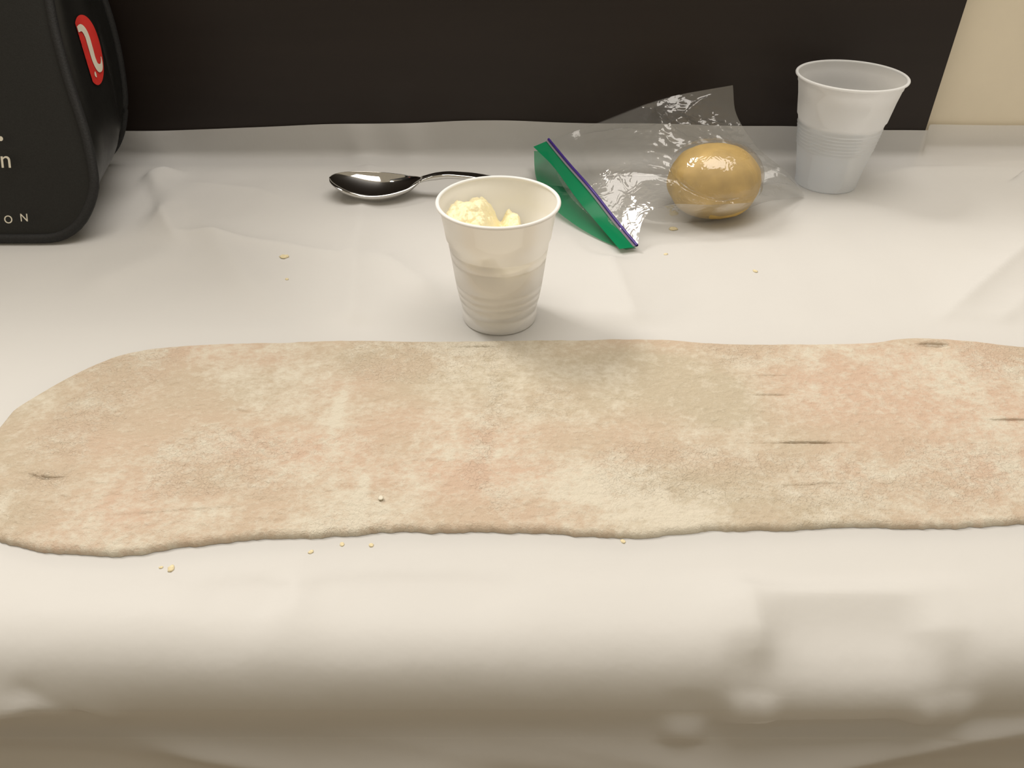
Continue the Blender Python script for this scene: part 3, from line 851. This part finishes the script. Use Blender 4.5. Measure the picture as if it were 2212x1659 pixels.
def build_bag():
    nu, nv = 130, 110
    z0 = CLOTH_Z + 0.0012
    A = at_y(1185, 303, 0.695); Bp = at(1376, 533, z0 + 0.003)
    Cc = at(1738, 425, z0 + 0.001); D = at_y(1583, 184, 0.702)
    left = spline([A, at(1228, 355, 0.030), at(1278, 412, 0.026), at(1330, 478, 0.014), Bp], nv)         # zip, back to front
    left = left[::-1]                                                                                     # v = 0 at the front
    right = spline([Cc, at_y(1700, 372, 0.664), at_y(1640, 322, 0.678), at_y(1592, 250, 0.695), D], nv)
    front = spline([Bp, at_y(1392, 470, 0.568), at_y(1445, 442, 0.574), at_y(1540, 442, 0.577), at_y(1640, 436, 0.592), Cc], nu)
    back = spline([A, at_y(1235, 286, 0.708), at_y(1300, 264, 0.712), at_y(1440, 212, 0.706), D], nu)
    u = np.linspace(0, 1, nu); v = np.linspace(0, 1, nv)
    U, V = np.meshgrid(u, v, indexing='ij')
    def coons(l, r, f, b):
        P = (1 - U)[..., None] * l[None] + U[..., None] * r[None] + (1 - V)[..., None] * f[:, None] + V[..., None] * b[:, None]
        P -= ((1 - U) * (1 - V))[..., None] * l[0] + ((1 - U) * V)[..., None] * l[-1] + (U * (1 - V))[..., None] * r[0] + (U * V)[..., None] * r[-1]
        return P
    inner = np.clip(16 * U * (1 - U) * V * (1 - V), 0, 1) ** 0.5
    def crumple(seed, amp, fr):
        a = np.abs(fbm(U * fr + 0.35 * V, V * fr * 0.8, seed, 3) - 0.5) * 2
        b = np.abs(fbm(U * fr * 2.2 - V, V * fr * 2.0 + U, seed + 5, 2) - 0.5) * 2
        return amp * (0.5 - a) + amp * 0.45 * (0.5 - b)
    top = coons(left, right, front, back)
    g = lambda a, b, su, sv: np.exp(-((U - a) / su) ** 2 - ((V - b) / sv) ** 2)
    top[..., 2] += 0.010 * g(0.45, 0.62, 0.22, 0.25) + 0.006 * g(0.2, 0.5, 0.15, 0.3)
    # long taut folds running from the ball towards the back corner and the zip
    def fold(p, q, w, H):
        nonlocal top
        p = np.array(p, float); q = np.array(q, float); d = q - p; l2 = d @ d
        t = np.clip(((U - p[0]) * d[0] + (V - p[1]) * d[1]) / l2, 0, 1)
        r = np.hypot(U - p[0] - t * d[0], V - p[1] - t * d[1])
        top[..., 2] += H * np.exp(-r / w) * np.sin(np.pi * np.clip(t, 0.05, 0.95))
    fold((0.50, 0.55), (0.62, 0.92), 0.020, 0.007)
    fold((0.44, 0.50), (0.60, 0.95), 0.015, 0.006)
    fold((0.60, 0.70), (0.92, 0.97), 0.020, 0.006)
    fold((0.15, 0.92), (0.45, 0.60), 0.030, 0.004)
    fold((0.10, 0.35), (0.45, 0.12), 0.040, 0.003)
    fold((0.78, 0.30), (1.0, 0.02), 0.03, 0.007)
    fold((0.70, 0.12), (1.0, 0.04), 0.02, 0.005)
    top[..., 2] += crumple(61, 0.0050, 8.0) * inner * (0.35 + 0.65 * smooth(0.25, 0.5, U))
    top[..., 1] += crumple(66, 0.0042, 7.0) * inner * smooth(0.2, 0.5, U)
    top[..., 2] = np.maximum(top[..., 2], z0 + 0.002)
    # film clings to the ball in small facets
    for it in range(3):
        q = push_out(top)
        top = q
    hug = crumple(63, 0.0018, 12.0) + 0.0042 * np.clip(0.30 - np.abs(fbm((U + 0.8 * V) * 3.0 + 2, (U - V) * 11.0, 64, 2) - 0.5) * 3, 0, 1)
    nrm = top - np.array([BALL[0], BALL[1], 0.02]); nrm /= np.linalg.norm(nrm, axis=-1, keepdims=True)
    rb = np.linalg.norm((top - np.array([BALL[0], BALL[1], BC])) / np.array([BA, BA, BC]), axis=-1)
    top = top + nrm * (np.abs(hug) * inner * (0.25 * smooth(0.2, 0.45, U) + 0.75 * (1 - smooth(1.1, 1.6, rb))))[..., None]
    # lower layer: lies on the cloth, its lip bulging open in front of the zip
    lip = spline([at(1180, 318, 0.020), at(1192, 372, 0.0125), at(1222, 425, 0.0125), at(1270, 470, 0.0085), at(1330, 512, z0 + 0.002), at(1372, 533, z0 + 0.002)], nv)[::-1]
    bot = coons(lip, right, front, back)
    bot[..., 2] = z0 + (bot[..., 2] - z0) * (1 - np.clip(inner ** 2 * 2.2, 0, 1) * smooth(0.05, 0.3, U)) + 0.0010 * np.abs(crumple(67, 1, 7)) * inner
    bot[..., 2] = np.maximum(bot[..., 2], z0)
    c = np.array([BALL[0], BALL[1]])
    rr = np.hypot(bot[..., 0] - c[0], bot[..., 1] - c[1])
    low = CLOTH_Z + 0.002 + BC * 0.95 - BC * np.sqrt(np.clip(1 - (rr / (BA * 1.04)) ** 2, 0, 1)) - 0.0012
    bot[..., 2] = np.where((rr < BA * 1.04) & (V < 0.8), np.maximum(np.minimum(low, bot[..., 2]), z0 - 0.0006), bot[..., 2])
    bag = empty('zip_bag', (0.15, 0.63, CLOTH_Z))
    def part(name, P, mat):
        return link(name, grid_mesh(name, P), mat, bag)
    f = part('front_film', top, M['film'])
    b = part('rear_film', bot, M['film'])
    # printed green strips outside the zip
    def strip(edge, out_px, n=8):
        k = np.linspace(0, 1, n)
        return edge[:, None] * (1 - k)[None, :, None] + out_px[:, None] * k[None, :, None]
    outer = spline([at(1338, 538, z0 + 0.003), at(1290, 482, 0.012), at(1245, 428, 0.021), at(1197, 362, 0.027), at_y(1152, 317, 0.687)], nv)
    part('green_strip', strip(left, outer), M['green'])
    lout = lip + np.array([-0.0150, -0.0045, -0.003]) * np.sin(np.linspace(0.12, 1, nv) * math.pi * 0.78)[:, None] ** 0.6
    lout[:, 2] = np.maximum(lout[:, 2], z0)
    lin = lip * 0.35 + left * 0.65; lin[:, 2] = lip[:, 2] * 0.8 + left[:, 2] * 0.2 - 0.001
    part('green_lip', strip(lin, lout, 12), M['greenlip'])
    # zip: purple bead with a lilac track along each side
    bead = left + np.array([0, 0, 0.0010])
    me = grid_mesh('zip_bead', tube_points(bead, 0.00115, 8), closed_v=True)
    link('zip_bead', me, M['purple'], bag)
    tr = left + np.array([-0.0030, -0.0004, 0.0004])
    part('zip_track', strip(left + np.array([0, 0, 0.0004]), tr, 3), M['lilac'])
    tag(bag, 'clear plastic zip bag with green strip and purple zip lying open', 'bag')
build_bag()

# ------------------------------------------------------------------ black tote bag
def build_tote():
    tote = empty('tote_bag', (-0.50, 0.65, CLOTH_Z))
    zc = CLOTH_Z + 0.004
    k = 0.5
    # right-hand outline of the front panel (x, z), then mirrored for the far side
    fr = [(-0.42, 0.000), (-0.375, 0.000), (-0.354, 0.002), (-0.338, 0.011), (-0.327, 0.027), (-0.3235, 0.0425), (-0.327, 0.071), (-0.338, 0.1154), (-0.3447, 0.162), (-0.350, 0.28), (-0.354, 0.48)]
    bk = [(-0.42, 0.000), (-0.392, 0.002), (-0.376, 0.010), (-0.362, 0.028), (-0.352, 0.052), (-0.347, 0.075), (-0.344, 0.10), (-0.343, 0.125), (-0.344, 0.155), (-0.347, 0.28), (-0.352, 0.48)]
    n = 90
    F = spline(fr, n); Bk = spline(bk, n)
    up_ = F[:, 1] > 0.045
    o_ = np.argmax(up_)
    Bk[o_:, 0] = np.interp(F[o_:, 1], spline(bk, 600)[:, 1], spline(bk, 600)[:, 0]); Bk[o_:, 1] = F[o_:, 1]
    low_ = spline([p_ for p_ in spline(bk, 600) if p_[1] <= F[o_, 1] + 1e-4][::12] + [Bk[o_]], o_ + 1)
    Bk[:o_ + 1] = low_
    mirror = -0.535
    def full(Q, yf):
        R_ = np.array([[q[0], yf(q[1]), q[1] + zc] for q in Q])
        L_ = R_.copy(); L_[:, 0] = 2 * mirror - L_[:, 0]
        return np.vstack([L_[::-1], R_])
    yF = lambda z: 0.562 + k * min(z, 0.17) + 0.15 * max(z - 0.17, 0)
    yB = lambda z: 0.719 + 0.02 * min(z, 0.1)
    front = full(F, yF); back = full(Bk, yB)
    def panel(Q, bulge, sgn):
        m = 40
        c = Q.copy()
        w = np.linspace(0, 1, m)
        # fill: every outline point to its mirror partner
        h = len(Q) // 2
        R_ = Q[h:]; L_ = Q[:h][::-1]
        P = R_[:, None] * (1 - w)[None, :, None] + L_[:, None] * w[None, :, None]
        b = np.sin(np.pi * w)[None, :] ** 0.5 * smooth(0, 0.06, R_[:, 2] - R_[0, 2])[:, None]
        P[..., 1] += sgn * bulge * b + 0.002 * (fbm(P[..., 0] * 14, P[..., 2] * 14, 95, 2) - 0.5)
        return P
    link('front_panel', grid_mesh('tote_front', panel(front, 0.006, -1)), M['bagcloth'], tote)
    link('rear_panel', grid_mesh('tote_rear', panel(back, 0.002, 1)[:, ::-1]), M['bagcloth'], tote)
    # gusset strip around sides and bottom with soft vertical folds
    m = 36
    w = np.linspace(0, 1, m)
    G = front[:, None] * (1 - w)[None, :, None] + back[:, None] * w[None, :, None]
    zz = G[..., 2] - zc
    WW = np.broadcast_to(w[None], zz.shape)
    side = np.sign(G[..., 0] - mirror)
    inw = 0.006 * np.exp(-((WW - 0.10) / 0.08) ** 2) * smooth(0.02, 0.09, zz) + 0.007 * np.exp(-((WW - 0.72) / 0.05) ** 2) * smooth(0.03, 0.07, zz) * (1 - smooth(0.10, 0.16, zz))
    inw = inw - 0.006 * np.exp(-((WW - 0.55) / 0.16) ** 2) * smooth(0.01, 0.05, zz)
    G[..., 0] -= side * inw
    link('gusset', grid_mesh('tote_gusset', G), M['gusset'], tote)
    # top closing flap
    top = np.stack([np.linspace(0, 1, 12)[:, None] * 0, ], 0) if False else None
    e0 = np.array([front[-1], back[-1], back[0], front[0]])
    me = bpy.data.meshes.new('tote_top')
    me.from_pydata([tuple(p) for p in G[-1]] + [tuple(p) for p in G[0]], [], [(i, i + 1, m + i + 1, m + i) for i in range(m - 1)])
    link('top_flap', me, M['bagcloth'], tote)
    for nm, Q, dy in (('front_binding', front, -0.0015), ('rear_binding', back, 0.001)):
        Q2 = Q.copy(); Q2[:, 1] += dy
        Q2[:, 2] = np.maximum(Q2[:, 2], CLOTH_Z + 0.0042)
        link(nm, grid_mesh(nm, tube_points(Q2, 0.0036, 10), closed_v=True), M['piping'], tote)
    # inner seam band of the front panel, just inside the binding
    # ---- round red emblem on the gusset, partly lost in its fold
    def gus(yv, zv, off=0.0011):
        i = np.clip(np.interp(zv, G[len(front) // 2:, 0, 2], np.arange(len(front) // 2, len(front))), len(front) // 2, len(front) - 2)
        i0 = int(i); f = i - i0
        row = G[i0] * (1 - f) + G[i0 + 1] * f
        return np.array([np.interp(yv, row[:, 1], row[:, 0]) + off, yv, zv])
    cy, cz, rad = 0.6600, 0.1215, 0.0245
    cut = -0.55
    ring_pts = []
    nr, na = 14, 64
    P = np.zeros((nr, na, 3))
    for a_ in range(na):
        th = 2 * math.pi * a_ / na
        for r_ in range(nr):
            rr = r_ / (nr - 1)
            dx = max(math.cos(th) * rr, cut)
            P[r_, a_] = gus(cy + dx * rad * 0.56 + math.sin(th) * rr * rad * 0.30, cz + math.sin(th) * rr * rad)
    em = link('emblem', grid_mesh('emblem', P, closed_v=True), M['red'], tote)
    tag(em, 'round red emblem with a white stroke')
    def ribbon(path, widths, name):
        p = spline(path, 50)
        wd = np.interp(np.linspace(0, 1, 50), np.linspace(0, 1, len(widths)), widths)
        T = np.gradient(p, axis=0); T /= np.linalg.norm(T, axis=1)[:, None]
        nn = np.stack([-T[:, 1], T[:, 0]], -1)
        Q = np.zeros((50, 5, 3))
        for j, q in enumerate(np.linspace(-1, 1, 5)):
            pp = p + nn * (wd * q)[:, None]
            for i in range(50):
                Q[i, j] = gus(cy + max(pp[i, 0], cut) * rad * 0.56 + pp[i, 1] * rad * 0.30, cz + pp[i, 1] * rad, 0.0017)
        o = link(name, grid_mesh(name, Q), M['print'], None)
        o.parent = em; o.matrix_parent_inverse = em.matrix_world.inverted()
    ribbon([(-0.55, 0.66), (-0.20, 0.66), (0.02, 0.45), (0.06, 0.05), (0.08, -0.28), (0.22, -0.52), (0.50, -0.56), (0.66, -0.44), (0.72, -0.28)],
           [0.08, 0.10, 0.15, 0.17, 0.17, 0.16, 0.13, 0.09, 0.03], 'emblem_stroke')
    ribbon([(-0.10, -0.60), (-0.14, -0.68), (-0.10, -0.76)], [0.02, 0.09, 0.02], 'emblem_dot')
    # ---- printed letters on the front panel (only what is readable)
    def letter(ch, px, py, h_px, name):
        z = None
        # point on the leaning front plane y = 0.562 + k z
        cx = (px - W_PX / 2) / F_PX; cyy = -(py - H_PX / 2) / F_PX
        dy = math.cos(PITCH) + cyy * math.sin(PITCH); dz = -math.sin(PITCH) + cyy * math.cos(PITCH)
        y0 = 0.5525
        t = (y0 + k * (CAM_H - zc)) / (dy - k * dz)
        p = np.array([cx * t, dy * t, CAM_H + dz * t])
        cu = bpy.data.curves.new(name, 'FONT'); cu.body = ch; cu.size = h_px / F_PX * t / 0.72; cu.align_x = 'CENTER'; cu.align_y = 'CENTER'
        cu.extrude = 0.0001
        tmp = bpy.data.objects.new('tmp', cu); C.objects.link(tmp)
        bpy.context.view_layer.update()
        me = bpy.data.meshes.new_from_object(tmp.evaluated_get(bpy.context.evaluated_depsgraph_get()))
        bpy.data.objects.remove(tmp)
        me.materials.clear(); me.materials.append(M['print'])
        o = bpy.data.objects.new(name, me); C.objects.link(o)
        o.location = p; o.rotation_euler = (math.atan2(1, k), 0, 0)
        o.parent = tote; o.matrix_parent_inverse = tote.matrix_basis.inverted()
    letter('n', 12, 346, 38, 'printed_letter')
    letter('O', 18, 475, 17, 'printed_letter')
    letter('N', 52, 471, 17, 'printed_letter')
    letter('.', -1, 278, 60, 'printed_dot')
    tag(tote, 'black tote bag with bound edges and a red round emblem on its side', 'bag')
build_tote()

# ------------------------------------------------------------------ crumbs
def build_crumbs():
    spots = [(614, 556, 8, 'tan oval dough crumb on the cloth between the spoon and the dough sheet'),
             (620, 604, 4, 'speck of dough on the cloth below the tan oval crumb'),
             (1454, 495, 8, 'flat yellow dough crumb on the cloth in front of the bagged dough ball'),
             (1438, 552, 4, 'tiny dough speck on the cloth beside the green end of the zip bag'),
             (1631, 587, 5, 'tiny yellowish speck on the bare cloth between frosted cup and dough sheet'),
             (370, 1229, 8, 'pale yellow crumb on the cloth beyond the rounded end of the dough sheet'),
             (348, 1226, 4, 'speck of dough close beside the pale yellow crumb'),
             (739, 1176, 5, 'small dough crumb just off the front edge of the sheet under a floury patch'),
             (802, 1178, 5, 'small tan crumb beside another just off the front edge of the sheet'),
             (672, 1193, 5, 'small flake of dough on the cloth off the front edge of the sheet'),
             (1346, 1170, 5, 'pale crumb touching the thick front edge of the dough sheet'),
             (823, 1076, 6, 'white lump of flour lying on the dough sheet')]
    rs = np.random.RandomState(9)
    for (px, py, r, lab) in spots:
        on_dough = 'lying on' in lab
        p = at(px, py, CLOTH_Z + (0.0045 if on_dough else 0.0))
        bm = bmesh.new(); bmesh.ops.create_icosphere(bm, subdivisions=2, radius=1)
        rad = r / F_PX * (p[1] * math.cos(PITCH) + CAM_H * math.sin(PITCH))
        for v in bm.verts:
            q = v.co
            f = 1 + 0.35 * (rs.rand() - 0.5)
            v.co = Vector((q.x * rad * f, q.y * rad * 1.25 * f, max(q.z, -0.5) * rad * 0.32 * f))
        me = bpy.data.meshes.new('dough_crumb'); bm.to_mesh(me); bm.free()
        hz = 0.0
        if not on_dough:
            hz = float(cloth_height(np.array([[p[0]]]), np.array([[p[1]]]))[0, 0])
        o = link('dough_crumb', me, M['print'] if on_dough else M['crumb'])
        o.location = (p[0], p[1], p[2] + max(hz, -0.0013) + rad * 0.14)
        o.rotation_euler = (0, 0, rs.rand() * 3)
        tag(o, lab, 'crumb', 'loose crumbs of dough and flour')
build_crumbs()
